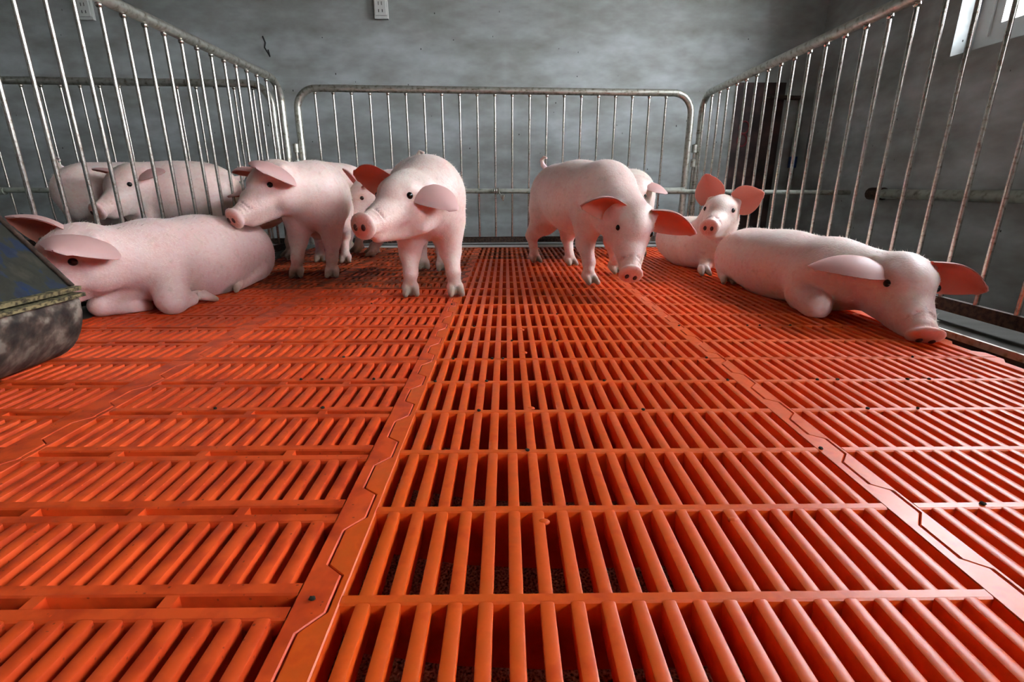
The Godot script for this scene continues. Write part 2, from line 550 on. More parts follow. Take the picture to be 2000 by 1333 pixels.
func slatted_floor() -> void:
	var floor_node := Node3D.new()
	floor_node.name = "floor"
	add_child(floor_node)
	structure(floor_node, "orange plastic slatted floor of the pen, panels joined by tabs")
	# columns: seam left, seam right, first slot, slots, pitch, kind
	var cols := [
		{"l": -3.36, "r": -1.93, "s0": -3.30, "n": 19, "p": 0.0702, "wide": true},
		{"l": -1.93, "r": -0.495, "s0": -1.835, "n": 19, "p": 0.0710, "wide": true},
		{"l": -0.495, "r": 1.28, "s0": -0.401, "n": 22, "p": 0.0773, "wide": false},
		{"l": 1.28, "r": 2.99, "s0": 1.367, "n": 21, "p": 0.0770, "wide": false},
	]
	var cuts := [-7, -1, 5, 11, 17, 21]
	for ci in 4:
		var c = cols[ci]
		var hw_slot := 0.0195
		var xin0: float = c.s0 - hw_slot
		var xin1: float = c.s0 + (c.n - 1) * c.p + hw_slot
		var rib := 0.12 if c.wide else 0.034
		var slat_hw: float = (c.p - 2 * hw_slot) / 2.0
		if c.wide: slat_hw = (c.p - 0.03) / 2.0
		for pi in cuts.size() - 1:
			var n0: int = cuts[pi]
			var n1: int = cuts[pi + 1]
			var mat: Material = M.worn_orange_plastic if c.wide else M.orange_plastic
			if (pi == 4 and ci < 3) or (pi == 3 and ci < 2): mat = M.grimy_orange_plastic
			var m := MB.new()
			var pts := seam_points(n0, n1)
			var gap := 0.0025
			side_strip(m, pts, c.l + gap, 0.05, xin0, 0.1)
			side_strip(m, pts, c.r - gap, 0.05, xin1, 0.1)
			for nn in range(n0, n1 + 1):
				var d := dist_of(nn)
				var edge := nn == n0 or nn == n1
				if c.wide:
					var parts := [-0.039, 0.039]
					if nn == n0: parts = [0.039]
					if nn == n1: parts = [-0.039]
					for o in parts:
						cross_bar(m, xin0, xin1, d + o, 0.042, 0.09)
					if edge:
						cross_bar(m, xin0, xin1, d + (0.011 if nn == n0 else -0.011), 0.014, 0.09)
					else:
						for k in 5:      # bridges across the long slots
							var bx := lerpf(xin0 - 0.02, xin1 + 0.02, k / 4.0)
							m.box(Vector3(bx - 0.017, -0.09, -d - 0.02), Vector3(bx + 0.017, -0.002, -d + 0.02))
					web(m, xin0, xin1, d + (0.05 if nn == n0 else -0.05), 0.02)
				else:
					if edge:
						cross_bar(m, xin0, xin1, d + (0.0105 if nn == n0 else -0.0105), 0.017, 0.09)
						web(m, xin0, xin1, d + (0.011 if nn == n0 else -0.011), 0.012)
					else:
						cross_bar(m, xin0, xin1, d, rib, 0.09)
						web(m, xin0, xin1, d, 0.018)
			var panel := put("floor_panel", m.mesh(mat), floor_node)
			# slats: those near the camera one by one, the far ones joined
			var far := MB.new()
			var near_mesh: ArrayMesh = null
			for nn in range(n0, n1):
				var za := -dist_of(nn) - rib / 2.0 + 0.008
				var zb := -dist_of(nn + 1) + rib / 2.0 - 0.008
				var single := nn >= -1 and nn <= 3 and ci > 0
				if single and near_mesh == null:
					var s := MB.new()
					slat_shape(s, 0, 0, zb - za, slat_hw)
					near_mesh = s.mesh(mat)
				for k in c.n - 1:
					var x: float = c.s0 + (k + 0.5) * c.p
					if single:
						put("slat", near_mesh, panel, Vector3(x, -0.0006, za))
					else:
						slat_shape(far, x, za, zb, slat_hw)
			if far.v.size():
				var fo := put("slat_field", far.mesh(mat), panel, Vector3(0, -0.0006, 0))
				fo.set_meta("kind", "stuff")
	# small moulded knobs between the slats
	var km := MB.new()
	km.ball(Vector3.ZERO, Vector3(0.02, 0.009, 0.013), 10, 7)
	var knob := km.mesh(M.orange_plastic)
	for d in [1.335, 2.18, 3.02, 3.55]:
		for x in [0.117, 0.717]:
			put("moulded_knob", knob, floor_node, Vector3(x, -0.006, -d))
	# ground under the slats
	var pm := MB.new()
	pm.box(Vector3(-3.36, YF, -8.85), Vector3(3.25, -0.27, 2.2))
	structure(put("floor_pit", pm.mesh(M.pit_litter)), "brown granular litter below the slats")
	# kerbs that carry the fences
	pm = MB.new()
	pm.box(Vector3(3.27, YF, -9.6), Vector3(3.9, -0.02, 2.2))
	var kerb := put("trim_1", pm.mesh(M.kerb_cement))
	structure(kerb, "dark cement kerb under the fence below the window")
	pm = MB.new()
	pm.box(Vector3(3.262, -0.06, -8.9), Vector3(3.285, -0.012, 2.2))
	put("edge_strip", pm.mesh(M.galvanised_steel), kerb)
	pm = MB.new()
	pm.box(Vector3(-3.9, YF, -9.4), Vector3(-3.38, -0.01, 2.2))
	structure(put("trim_2", pm.mesh(M.dark_cement)), "dark cement kerb under the fence behind the feeder")
	pm = MB.new()
	pm.hexa([Vector3(-3.9, YF, -9.4), Vector3(3.27, YF, -9.8), Vector3(3.27, YF, -8.9), Vector3(-3.9, YF, -8.85), Vector3(-3.9, -0.02, -9.4), Vector3(3.27, -0.02, -9.8), Vector3(3.27, -0.02, -8.9), Vector3(-3.9, -0.02, -8.85)])
	kerb = put("trim_3", pm.mesh(M.kerb_cement))
	structure(kerb, "dark cement kerb under the back gate")
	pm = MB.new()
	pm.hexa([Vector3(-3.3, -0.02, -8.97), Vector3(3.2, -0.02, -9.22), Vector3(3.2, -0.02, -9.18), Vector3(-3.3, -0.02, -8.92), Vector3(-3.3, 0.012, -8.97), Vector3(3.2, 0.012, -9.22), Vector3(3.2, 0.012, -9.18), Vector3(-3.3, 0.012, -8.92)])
	put("edge_strip", pm.mesh(M.white_plastic), kerb)  # light reflecting off the kerb edge, put in as a white strip
	# floor of the neighbouring pen
	pm = MB.new()
	pm.box(Vector3(-12.0, YF, -9.0), Vector3(-3.9, 0.0, 2.2))
	structure(put("floor_neighbour", pm.mesh(M.dark_cement)), "dark floor of the neighbouring pen")

# ------------------------------------------------------------------ fences and pipes
func arc(a: Vector3, corner: Vector3, b: Vector3, r: float) -> Array:     # points rounding a right angle
	var da := (a - corner).normalized()
	var db := (b - corner).normalized()
	var o := corner + (da + db) * r
	var out := []
	for k in 9:
		var t := PI / 2 * k / 8.0
		out.append(o - db * r * cos(t) - da * r * sin(t))
	return out

func bar_mesh(h: float) -> ArrayMesh:
	var m := MB.new()
	m.tube([Vector3(0, 0, 0), Vector3(0, h, 0)], 0.0185, 8)
	m.ball(Vector3(0, h - 0.01, 0), Vector3(0.032, 0.03, 0.032), 8, 5)
	return m.mesh(M.bar_steel)

func fence(called: String, label: String, category: String, a: Vector3, b: Vector3, top: float, bars: Array, round_a: bool, round_b: bool, group := "") -> Node3D:
	# a, b: ends on the ground; bars: distances from a
	var root := thing(called, Vector3(a.x, 0, a.z))
	tag(root, label, category, group)
	var dir := (b - a).normalized()
	var len_ := a.distance_to(b)
	var y0 := 0.04
	var m := MB.new()
	var pts := []
	var pa := Vector3.ZERO
	var pb := dir * len_
	var up := Vector3.UP * top
	if round_a:
		pts.append(pa + Vector3.UP * y0)
		pts += arc(pa + Vector3.UP * y0, pa + up, pb + up, 0.33)
	else:
		pts.append(pa + up)
	if round_b:
		pts += arc(pa + up, pb + up, pb + Vector3.UP * y0, 0.33)
		pts.append(pb + Vector3.UP * y0)
	else:
		pts.append(pb + up)
	# more points along straight runs so that the tube is evenly meshed
	m.tube(pts, 0.056, 12)
	put("frame_tube", m.mesh(M.galvanised_steel), root)
	m = MB.new()
	var side := dir.cross(Vector3.UP)
	var p0 := dir * 0.03 - side * 0.02
	var p1 := dir * (len_ - 0.03) - side * 0.02
	m.hexa([p0 + Vector3.UP * 0.05, p1 + Vector3.UP * 0.05, p1 + side * 0.04 + Vector3.UP * 0.05, p0 + side * 0.04 + Vector3.UP * 0.05,
		p0 + Vector3.UP * 0.15, p1 + Vector3.UP * 0.15, p1 + side * 0.04 + Vector3.UP * 0.15, p0 + side * 0.04 + Vector3.UP * 0.15])
	put("bottom_bar", m.mesh(M.rusty_flat_bar), root)
	var bm := bar_mesh(top - 0.06 - 0.08)
	for d in bars:
		var o := put("bar", bm, root, dir * d + Vector3.UP * 0.08)
		o.rotation = Vector3(0, 0, 0)
	return root

func hinge(root: Node3D, at: Vector3, drop: float) -> void:
	var m := MB.new()
	m.tube([at + Vector3.UP * 0.06, at + Vector3.UP * 0.19], 0.045, 10)
	put("hinge_sleeve", m.mesh(M.galvanised_steel), root)
	m = MB.new()
	m.tube([at - Vector3.UP * 0.19, at - Vector3.UP * 0.06], 0.045, 10)
	var sleeve := put("hinge_sleeve", m.mesh(M.galvanised_steel), root)
	m = MB.new()
	m.tube([at + Vector3.UP * 0.2, at - Vector3.UP * drop], 0.022, 8)
	put("hinge_rod", m.mesh(M.bar_steel), sleeve)

func fences() -> void:
	# right fence: bars every 0.318
	var bars := []
	for k in 30: bars.append(0.1 + k * 0.3185)
	var r := fence("bar_fence", "long steel bar fence along the dark wall with the window", "fence", Vector3(3.55, 0, -9.80), Vector3(3.55, 0, 1.6), 2.58, bars.filter(func(x): return x < 11.3), true, true, "steel bar panels round the pen")
	hinge(r, Vector3(-0.11, 1.55, 0.12), 1.35)
	# left fence
	bars = []
	for k in 38: bars.append(0.17 + k * 0.2905)
	r = fence("bar_fence", "steel bar fence behind the lying pig and the blue feeder", "fence", Vector3(-3.55, 0, -8.75), Vector3(-3.55, 0, 1.6), 2.60, bars.filter(func(x): return x < 10.2), true, true, "steel bar panels round the pen")
	# gate at the back of the pen, turned a little
	bars = []
	for k in 21: bars.append(0.30 + k * 0.2935)
	var ga := Vector3(-3.40, 0, -9.0)
	var gb := Vector3(3.22, 0, -9.40)
	r = fence("bar_gate", "wide steel bar gate with rounded corners in front of the back wall", "gate", ga, gb, 2.545, bars.filter(func(x): return x < 6.5), true, true, "steel bar panels round the pen")
	hinge(r, Vector3(-0.075, 1.5, 0.07), 1.3)
	bars = []
	for k in 24: bars.append(0.27 + k * 0.2935)
	fence("bar_gate", "steel bar gate of the neighbouring pen behind its two pigs", "gate", Vector3(-3.80, 0, -8.98), Vector3(-10.8, 0, -8.58), 2.60, bars.filter(func(x): return x < 6.9), true, true, "steel bar panels round the pen")
	# water pipe tied to the gate
	var pz := func(x: float) -> float: return -9.2 - 0.06 * x + 0.1
	var root := thing("water_pipe", Vector3(0, 0.94, -9.1))
	tag(root, "long pale water pipe tied with wire across the back gate", "pipe")
	var m := MB.new()
	m.tube([Vector3(-10.5, 0.03, pz.call(-10.5) + 9.1), Vector3(-3.6, 0.0, pz.call(-3.6) + 9.1), Vector3(1.5, 0, pz.call(1.5) + 9.1), Vector3(6.3, -0.03, pz.call(6.3) + 9.1)], 0.042, 12)
	var run := put("pipe_run", m.mesh(M.pale_pipe), root)
	for x in [-8.35, 2.98]:
		m = MB.new()
		m.tube([Vector3(x - 0.2, 0.005, pz.call(x - 0.2) + 9.1), Vector3(x + 0.2, 0.005, pz.call(x + 0.2) + 9.1)], 0.058, 12)
		put("coupling", m.mesh(M.pale_pipe), run)
	m = MB.new()
	var loop := []
	for k in 20:
		var a := TAU * k / 9.0
		loop.append(Vector3(-0.19 + k * 0.0035, cos(a) * 0.05, pz.call(-0.17) + 9.1 + sin(a) * 0.05))
	loop += [Vector3(-0.08, -0.09, 0.09), Vector3(-0.04, -0.16, 0.1), Vector3(-0.06, -0.06, 0.1), Vector3(-0.02, -0.07, 0.1), Vector3(-0.04, -0.15, 0.1)]
	m.tube(loop, 0.011, 6)
	put("wire_tie", m.mesh(M.bar_steel), run)
	root = thing("wall_pipe", Vector3(6.25, 0.9, -8.6))
	tag(root, "thick pale pipe running along the dark wall below the window", "pipe")
	m = MB.new()
	m.tube([Vector3(0, 0, 0.0), Vector3(0, -0.03, 10.0)], 0.075, 12)
	put("pipe_run", m.mesh(M.pale_pipe), root)
	m = MB.new()
	m.tube([Vector3(0, 0, -0.25), Vector3(0, 0, 0.05)], 0.1, 12)
	put("pipe_end", m.mesh(M.rusty_flat_bar), root)

# ------------------------------------------------------------------ crumbs of dung and litter on the ribs
func crumbs() -> void:
	var shapes := []
	rng.seed = 5
	for k in 4:
		var m := MB.new()
		m.ball(Vector3.ZERO, Vector3(rng.randf_range(0.006, 0.013), 0.006, rng.randf_range(0.006, 0.01)), 7, 5)
		for j in m.v.size(): m.v[j] *= rng.randf_range(0.75, 1.2)
		shapes.append(m.mesh(M.dung))
	var spots := []
	for q in [[1922, 988], [627, 1135], [1255, 800], [728, 745], [962, 690], [1000, 672], [880, 600], [1380, 700], [1640, 745], [1180, 745], [1030, 883], [1700, 803], [1330, 640], [1490, 640], [1090, 620], [420, 800], [330, 745], [1850, 830]]:
		spots.append(q)
	for k in 22:
		spots.append([rng.randf_range(560, 1800), rng.randf_range(560, 900)])
	for k in spots.size():
		var d := 0.0
		var q = spots[k]
		var dir := pixel(q[0], q[1], 1.0) - Vector3.UP
		var gp := Vector3.UP + dir * (-1.0 / dir.y)
		var nn := roundf((-gp.z - ROW0) / ROW)
		d = dist_of(nn)
		if gp.x < -0.5: d += 0.039
		if gp.x > 2.85 or gp.x < -1.8: continue
		tag(put("crumb", shapes[k % 4], null, Vector3(gp.x, 0.004, -d)), "small dark crumb of dung on " + ("the worn panels between feeder and zigzag seam" if gp.x < -0.47 else "the orange slats between the two zigzag seams" if gp.x < 1.3 else "the orange panels along the fence below the window"), "crumb", "crumbs on the slatted floor")

# ------------------------------------------------------------------ feeder
func feeder() -> void:
	var z0 := -2.9
	var z1 := 0.4
	var root := thing("pig_feeder", Vector3(-3.0, 0, z0))
	tag(root, "dark metal feeder with a blue-painted sloping hopper and rounded trough", "feeder")
	# trough: rounded section, in x from the fence side to the rim
	var prof := [Vector2(0.50, 0.40)]
	for k in 10:
		var t := k / 9.0 * PI / 2
		prof.append(Vector2(0.20 + 0.31 * cos(t), 0.36 - 0.355 * sin(t)))
	prof += [Vector2(-0.40, 0.005), Vector2(-0.40, 0.40)]
	var m := MB.new()
	m.prism_z(prof, 0.0, z1 - z0, true)
	var trough := put("trough", m.mesh(M.feeder_bowl), root)
	m = MB.new()
	m.prism_z([Vector2(0.535, 0.392), Vector2(0.535, 0.412), Vector2(0.40, 0.418), Vector2(0.40, 0.398)], -0.02, z1 - z0)
	m.prism_z([Vector2(0.52, 0.428), Vector2(0.525, 0.452), Vector2(0.38, 0.456), Vector2(0.38, 0.430)], -0.015, z1 - z0)
	put("rim", m.mesh(M.feed_crust), trough)
	# hopper: sloping sheet from above the rim up to the fence
	m = MB.new()
	m.prism_z([Vector2(0.485, 0.45), Vector2(-0.06, 1.14), Vector2(-0.40, 1.14), Vector2(-0.40, 0.45)], 0.012, z1 - z0)
	var hopper := put("hopper", m.mesh(M.feeder_paint), root)
	m = MB.new()
	m.tube([Vector3(0.49, 0.455, 0.005), Vector3(-0.06, 1.15, 0.005)], 0.014, 8)
	m.tube([Vector3(-0.06, 1.15, 0.005), Vector3(-0.06, 1.15, z1 - z0)], 0.014, 8)
	put("hopper_edge", m.mesh(M.rusty_flat_bar), hopper)

# ------------------------------------------------------------------ pigs
# A pig is a list of ellipsoids and tapered capsules joined by a smooth minimum and meshed as one surface.
class Pig:
	var called := ""
	var label := ""
	var base := Vector3.ZERO
	var cell := 0.018
	var prims := []          # [kind, ...]
	var paints := []         # [centre, radius, colour, strength]
	var hp := Vector3.ZERO   # head origin and axes
	var hf := Vector3.FORWARD
	var hu := Vector3.UP
	var hr := Vector3.RIGHT
	var hs := 1.0
	var ears := []
	var tail := []
	var tint := Color(0.83, 0.66, 0.60)
	var seed_ := 1
	var hairs := 5000
	var snout_tilt := 0.1
	# result
	var mv := PackedVector3Array()
	var mn := PackedVector3Array()
	var mc := PackedColorArray()
	var mi := PackedInt32Array()
	var eyes := []
	var org := Vector3.ZERO
	var nx := 0
	var ny := 0
	var nz := 0
	var f := PackedFloat32Array()

	func ell(c: Vector3, fw: Vector3, r: Vector3, k := 0.07, up := Vector3.UP) -> void:   # r: along fw, up, side
		var x := fw.normalized()
		var z := x.cross(up).normalized()
		var y := z.cross(x)
		prims.append([0, c, Basis(x, y, z), r, k])
	func cap(a: Vector3, b: Vector3, ra: float, rb: float, k := 0.06) -> void:
		prims.append([1, a, b, ra, rb, k])
	func hl(p: Vector3) -> Vector3:          # head coordinates (forward, up, right) to the world
		return hp + (hf * p.x + hu * p.y + hr * p.z) * hs
	func head(skull: Vector3, nose: Vector3, up: Vector3, s := 1.0) -> void:
		hp = skull
		hs = s
		# the nose lies below the skull's axis
		var ax := (nose - skull).normalized()
		hr = ax.cross(up).normalized()
		hu = hr.cross(ax).normalized()
		hf = (ax + hu * 0.215).normalized()
		hu = hr.cross(hf).normalized()
		var b := 0.05 * s
		ell(hl(Vector3(0.0, 0.02, 0)), hf, Vector3(0.25, 0.225, 0.205) * s, b, hu)
		ell(hl(Vector3(0.13, 0.06, 0)), hf, Vector3(0.17, 0.14, 0.15) * s, b, hu)
		cap(hl(Vector3(0.12, -0.05, 0)), hl(Vector3(0.50, -0.135, 0)), 0.18 * s, 0.098 * s, b)
		ell(hl(Vector3(0.575, -0.14, 0)), (hf - hu * snout_tilt), Vector3(0.042, 0.108, 0.116) * s, 0.025 * s, hu)
		for z in [-1.0, 1.0]:
			ell(hl(Vector3(-0.02, -0.11, 0.10 * z)), hf, Vector3(0.20, 0.165, 0.12) * s, b, hu)
			ell(hl(Vector3(0.10, 0.10, 0.115 * z)), hf, Vector3(0.08, 0.06, 0.06) * s, b, hu)
		cap(hl(Vector3(0.0, -0.19, 0)), hl(Vector3(0.42, -0.225, 0)), 0.125 * s, 0.062 * s, b)
		paints.append([hl(Vector3(0.45, -0.10, 0)), 0.22 * s, Color(0.79, 0.52, 0.47), 0.4])
		paints.append([hl(Vector3(0.68, -0.145, 0)), 0.175 * s, Color(0.76, 0.30, 0.22), 1.0])
		for z in [-1.0, 1.0]:
			paints.append([hl(Vector3(0.17, 0.06, 0.19 * z)), 0.09 * s, Color(0.68, 0.40, 0.35), 0.5])
			# mouth line, and two creases across the muzzle
			prims.append([2, hl(Vector3(0.535, -0.225, 0.05 * z)), hl(Vector3(0.40, -0.205, 0.118 * z)), 0.013 * s, 0.013 * s, 0.02])
			prims.append([2, hl(Vector3(0.40, -0.205, 0.118 * z)), hl(Vector3(0.235, -0.175, 0.185 * z)), 0.015 * s, 0.018 * s, 0.02])
			paints.append([hl(Vector3(0.235, -0.165, 0.185 * z)), 0.045 * s, Color(0.55, 0.30, 0.25), 0.9])
			for cx in [0.46, 0.50]:
				prims.append([2, hl(Vector3(cx, -0.02, 0.03 * z)), hl(Vector3(cx - 0.01, -0.09, 0.10 * z)), 0.008 * s, 0.006 * s, 0.02])
	func foot(at: Vector3, fw: Vector3, s0 := 1.0) -> void:      # two toes
		var s := s0 * 1.15
		var side := fw.cross(Vector3.UP).normalized()
		for z in [-1.0, 1.0]:
			cap(at + Vector3.UP * 0.075 * s + side * z * 0.03 * s, at + fw * 0.095 * s + side * z * 0.046 * s + Vector3.UP * 0.026 * s, 0.043 * s, 0.024 * s, 0.008)
			cap(at - fw * 0.045 * s + Vector3.UP * 0.10 * s + side * z * 0.035 * s, at - fw * 0.06 * s + Vector3.UP * 0.06 * s + side * z * 0.042 * s, 0.02 * s, 0.014 * s, 0.01)
		paints.append([at + Vector3.UP * 0.08, 0.15 * s, Color(0.64, 0.50, 0.42), 0.4])
		paints.append([at + fw * 0.09 + Vector3.UP * 0.0, 0.125 * s, Color(0.30, 0.25, 0.18), 0.9])
	func front_leg(shoulder: Vector3, at: Vector3, fw: Vector3, s := 1.0) -> void:
		var elbow := shoulder.lerp(at, 0.40) - fw * 0.05
		var knee := shoulder.lerp(at, 0.68) + fw * 0.025
		cap(shoulder, elbow, 0.15 * s, 0.098 * s, 0.09)
		cap(elbow, knee, 0.095 * s, 0.068 * s, 0.05)
		cap(knee, at + Vector3.UP * 0.12 - fw * 0.01, 0.066 * s, 0.055 * s, 0.03)
		cap(at + Vector3.UP * 0.12 - fw * 0.01, at + Vector3.UP * 0.05 + fw * 0.02, 0.058 * s, 0.05 * s, 0.03)
		foot(at, fw, s)
	func hind_leg(hip: Vector3, at: Vector3, fw: Vector3, s := 1.0) -> void:
		var hock := Vector3(at.x, 0, at.z) - fw * 0.10 + Vector3.UP * 0.36
		var stifle := hip.lerp(hock, 0.45) + fw * 0.17
		cap(hip, stifle, 0.20 * s, 0.155 * s, 0.09)
		cap(hip - Vector3.UP * 0.05, hock, 0.17 * s, 0.075 * s, 0.08)
		cap(stifle, hock, 0.14 * s, 0.078 * s, 0.06)
		cap(hock, at + Vector3.UP * 0.12, 0.072 * s, 0.055 * s, 0.03)
		cap(at + Vector3.UP * 0.12, at + Vector3.UP * 0.05 + fw * 0.02, 0.056 * s, 0.05 * s, 0.03)
		foot(at, fw, s)
	func torso(pel: Vector3, che: Vector3, s := 1.0, sag := 0.05, ry := 1.0) -> void:
		var ax := che - pel
		var L := ax.length()
		var mid := (pel + che) / 2.0 - Vector3.UP * sag
		ell(pel, ax, Vector3(0.42, 0.365 * ry, 0.325) * s, 0.12)
		ell(mid, ax, Vector3(0.34 * s + L * 0.40, 0.40 * s * ry, 0.365 * s), 0.14)
		ell(mid - Vector3.UP * 0.06 * ry, ax, Vector3(0.22 * s + L * 0.3, 0.38 * s * ry, 0.36 * s), 0.14)
		ell(che, ax, Vector3(0.40, 0.365 * ry, 0.315) * s, 0.12)

	# ---- meshing
	func build() -> void:
		var lo := Vector3.ONE * 1e9
		var hi := -lo
		for p in prims:
			var e := Vector3.ONE * 0.1
			if p[0] == 0:
				var b: Basis = p[2]
				var r: Vector3 = p[3]
				e += (b.x.abs() * r.x + b.y.abs() * r.y + b.z.abs() * r.z)
				lo = lo.min(p[1] - e); hi = hi.max(p[1] + e)
			else:
				e += Vector3.ONE * maxf(p[3], p[4])
				lo = lo.min(p[1] - e).min(p[2] - e); hi = hi.max(p[1] + e).max(p[2] + e)
		org = lo
		nx = int((hi.x - lo.x) / cell) + 2
		ny = int((hi.y - lo.y) / cell) + 2
		nz = int((hi.z - lo.z) / cell) + 2
		f.resize(nx * ny * nz)
		f.fill(1.0)
		for p in prims:
			if p[0] == 0: raster_ell(p[1], p[2], p[3], p[4])
			elif p[0] == 1: raster_cap(p[1], p[2], p[3], p[4], p[5], 1.0)
		for p in prims:
			if p[0] == 2: raster_cap(p[1], p[2], p[3], p[4], p[5], -1.0)
		surface()
		place_eyes()
	func raster_ell(c: Vector3, b: Basis, r: Vector3, k: float) -> void:
		var e := b.x.abs() * r.x + b.y.abs() * r.y + b.z.abs() * r.z + Vector3.ONE * (k * 0.6 + cell * 2.0)
		var a0 := ((c - e - org) / cell).floor()
		var a1 := ((c + e - org) / cell).ceil()
		var i1 := 1.0 / r.x
		var i2 := 1.0 / r.y
		var i3 := 1.0 / r.z
		for z in range(maxi(int(a0.z), 0), mini(int(a1.z) + 1, nz)):
			for y in range(maxi(int(a0.y), 0), mini(int(a1.y) + 1, ny)):
				var at := (z * ny + y) * nx
				for x in range(maxi(int(a0.x), 0), mini(int(a1.x) + 1, nx)):
					var d := Vector3(org.x + x * cell, org.y + y * cell, org.z + z * cell) - c
					var u := d.dot(b.x) * i1
					var v := d.dot(b.y) * i2
					var w := d.dot(b.z) * i3
					var k0 := sqrt(u * u + v * v + w * w)
					u *= i1; v *= i2; w *= i3
					var k1 := sqrt(u * u + v * v + w * w) + 1e-6
					var dist := k0 * (k0 - 1.0) / k1
					if k0 < 0.05: dist = -minf(r.x, minf(r.y, r.z))
					var old := f[at + x]
					var h := maxf(k - absf(old - dist), 0.0)
					f[at + x] = minf(old, dist) - h * h * 0.25 / k
	func raster_cap(a: Vector3, bb: Vector3, ra: float, rb: float, k: float, sgn: float) -> void:
		var e := Vector3.ONE * (maxf(ra, rb) + k * 0.6 + cell * 2.0)
		var a0 := ((a.min(bb) - e - org) / cell).floor()
		var a1 := ((a.max(bb) + e - org) / cell).ceil()
		var ab := bb - a
		var il := 1.0 / maxf(ab.length_squared(), 1e-9)
		var dr := rb - ra
		for z in range(maxi(int(a0.z), 0), mini(int(a1.z) + 1, nz)):
			for y in range(maxi(int(a0.y), 0), mini(int(a1.y) + 1, ny)):
				var at := (z * ny + y) * nx
				for x in range(maxi(int(a0.x), 0), mini(int(a1.x) + 1, nx)):
					var d := Vector3(org.x + x * cell, org.y + y * cell, org.z + z * cell) - a
					var t := clampf(d.dot(ab) * il, 0.0, 1.0)
					var dist := (d - ab * t).length() - (ra + dr * t)
					var old := f[at + x] * sgn            # a groove is a union with the outside
					var h := maxf(k - absf(old - dist), 0.0)
					f[at + x] = (minf(old, dist) - h * h * 0.25 / k) * sgn
	func sample(p: Vector3) -> float:
		var q := (p - org) / cell
		var x := int(q.x)
		var y := int(q.y)
		var z := int(q.z)
		if x < 0 or y < 0 or z < 0 or x >= nx - 1 or y >= ny - 1 or z >= nz - 1: return 1.0
		var fx := q.x - x
		var fy := q.y - y
		var fz := q.z - z
		var at := (z * ny + y) * nx + x
		var s := nx
		var l := nx * ny
		var a := lerpf(lerpf(f[at], f[at + 1], fx), lerpf(f[at + s], f[at + s + 1], fx), fy)
		var b := lerpf(lerpf(f[at + l], f[at + l + 1], fx), lerpf(f[at + l + s], f[at + l + s + 1], fx), fy)
		return lerpf(a, b, fz)
	func march(from: Vector3, dir: Vector3) -> Vector3:     # from outside towards the body until its surface
		var p := from
		for k in 400:
			if sample(p) < 0.0: return p
			p += dir * 0.003
		return from
	func vertex_of(cx: int, cy: int, cz: int, ids: Dictionary) -> int:
		var key := (cz * ny + cy) * nx + cx
		if ids.has(key): return ids[key]
		var s := nx
		var l := nx * ny
		var v: Array[float] = [f[key], f[key + 1], f[key + s], f[key + s + 1], f[key + l], f[key + l + 1], f[key + l + s], f[key + l + s + 1]]
		var sum := Vector3.ZERO
		var cnt := 0
		for e: int in 12:
			var a: int = EA[e]
			var b: int = EB[e]
			if (v[a] < 0.0) != (v[b] < 0.0):
				var t := v[a] / (v[a] - v[b])
				var pa := Vector3(a & 1, (a >> 1) & 1, (a >> 2) & 1)
				var pb := Vector3(b & 1, (b >> 1) & 1, (b >> 2) & 1)
				sum += pa.lerp(pb, t)
				cnt += 1
		var q := sum / maxi(cnt, 1)
		var gx := (v[1] - v[0]) * (1 - q.y) * (1 - q.z) + (v[3] - v[2]) * q.y * (1 - q.z) + (v[5] - v[4]) * (1 - q.y) * q.z + (v[7] - v[6]) * q.y * q.z
		var gy := (v[2] - v[0]) * (1 - q.x) * (1 - q.z) + (v[3] - v[1]) * q.x * (1 - q.z) + (v[6] - v[4]) * (1 - q.x) * q.z + (v[7] - v[5]) * q.x * q.z
		var gz := (v[4] - v[0]) * (1 - q.x) * (1 - q.y) + (v[5] - v[1]) * q.x * (1 - q.y) + (v[6] - v[2]) * (1 - q.x) * q.y + (v[7] - v[3]) * q.x * q.y
		mv.append(org + (Vector3(cx, cy, cz) + q) * cell)
		mn.append(Vector3(gx, gy, gz).normalized())
		ids[key] = mv.size() - 1
		return mv.size() - 1
	const EA := [0, 2, 4, 6, 0, 1, 4, 5, 0, 1, 2, 3]
	const EB := [1, 3, 5, 7, 2, 3, 6, 7, 4, 5, 6, 7]
	func quad(a: int, b: int, c: int, d: int) -> void:
		var nn := mn[a] + mn[b] + mn[c] + mn[d]
		var gm := (mv[c] - mv[a]).cross(mv[d] - mv[b])
		if gm.dot(nn) < 0.0:      # clockwise front
			mi.append_array(PackedInt32Array([a, b, c, a, c, d]))
		else:
			mi.append_array(PackedInt32Array([a, c, b, a, d, c]))
	func surface() -> void:
		var ids := {}
		var s := nx
		var l := nx * ny
		for z in range(1, nz - 1):
			for y in range(1, ny - 1):
				var at := (z * ny + y) * nx
				for x in range(1, nx - 1):
					var v := f[at + x]
					if v > 0.06 or v < -0.06: continue
					var neg := v < 0.0
					if neg != (f[at + x + 1] < 0.0):
						quad(vertex_of(x, y - 1, z - 1, ids), vertex_of(x, y, z - 1, ids), vertex_of(x, y, z, ids), vertex_of(x, y - 1, z, ids))
					if neg != (f[at + x + s] < 0.0):
						quad(vertex_of(x - 1, y, z - 1, ids), vertex_of(x, y, z - 1, ids), vertex_of(x, y, z, ids), vertex_of(x - 1, y, z, ids))
					if neg != (f[at + x + l] < 0.0):
						quad(vertex_of(x - 1, y - 1, z, ids), vertex_of(x, y - 1, z, ids), vertex_of(x, y, z, ids), vertex_of(x - 1, y, z, ids))
		for k in mv.size():                      # a body rests flat on the floor
			if mv[k].y < 0.002:
				mv[k].y = 0.002
				mn[k] = Vector3.DOWN
		var noise := FastNoiseLite.new()
		noise.seed = seed_
		noise.frequency = 1.6
		noise.fractal_octaves = 3
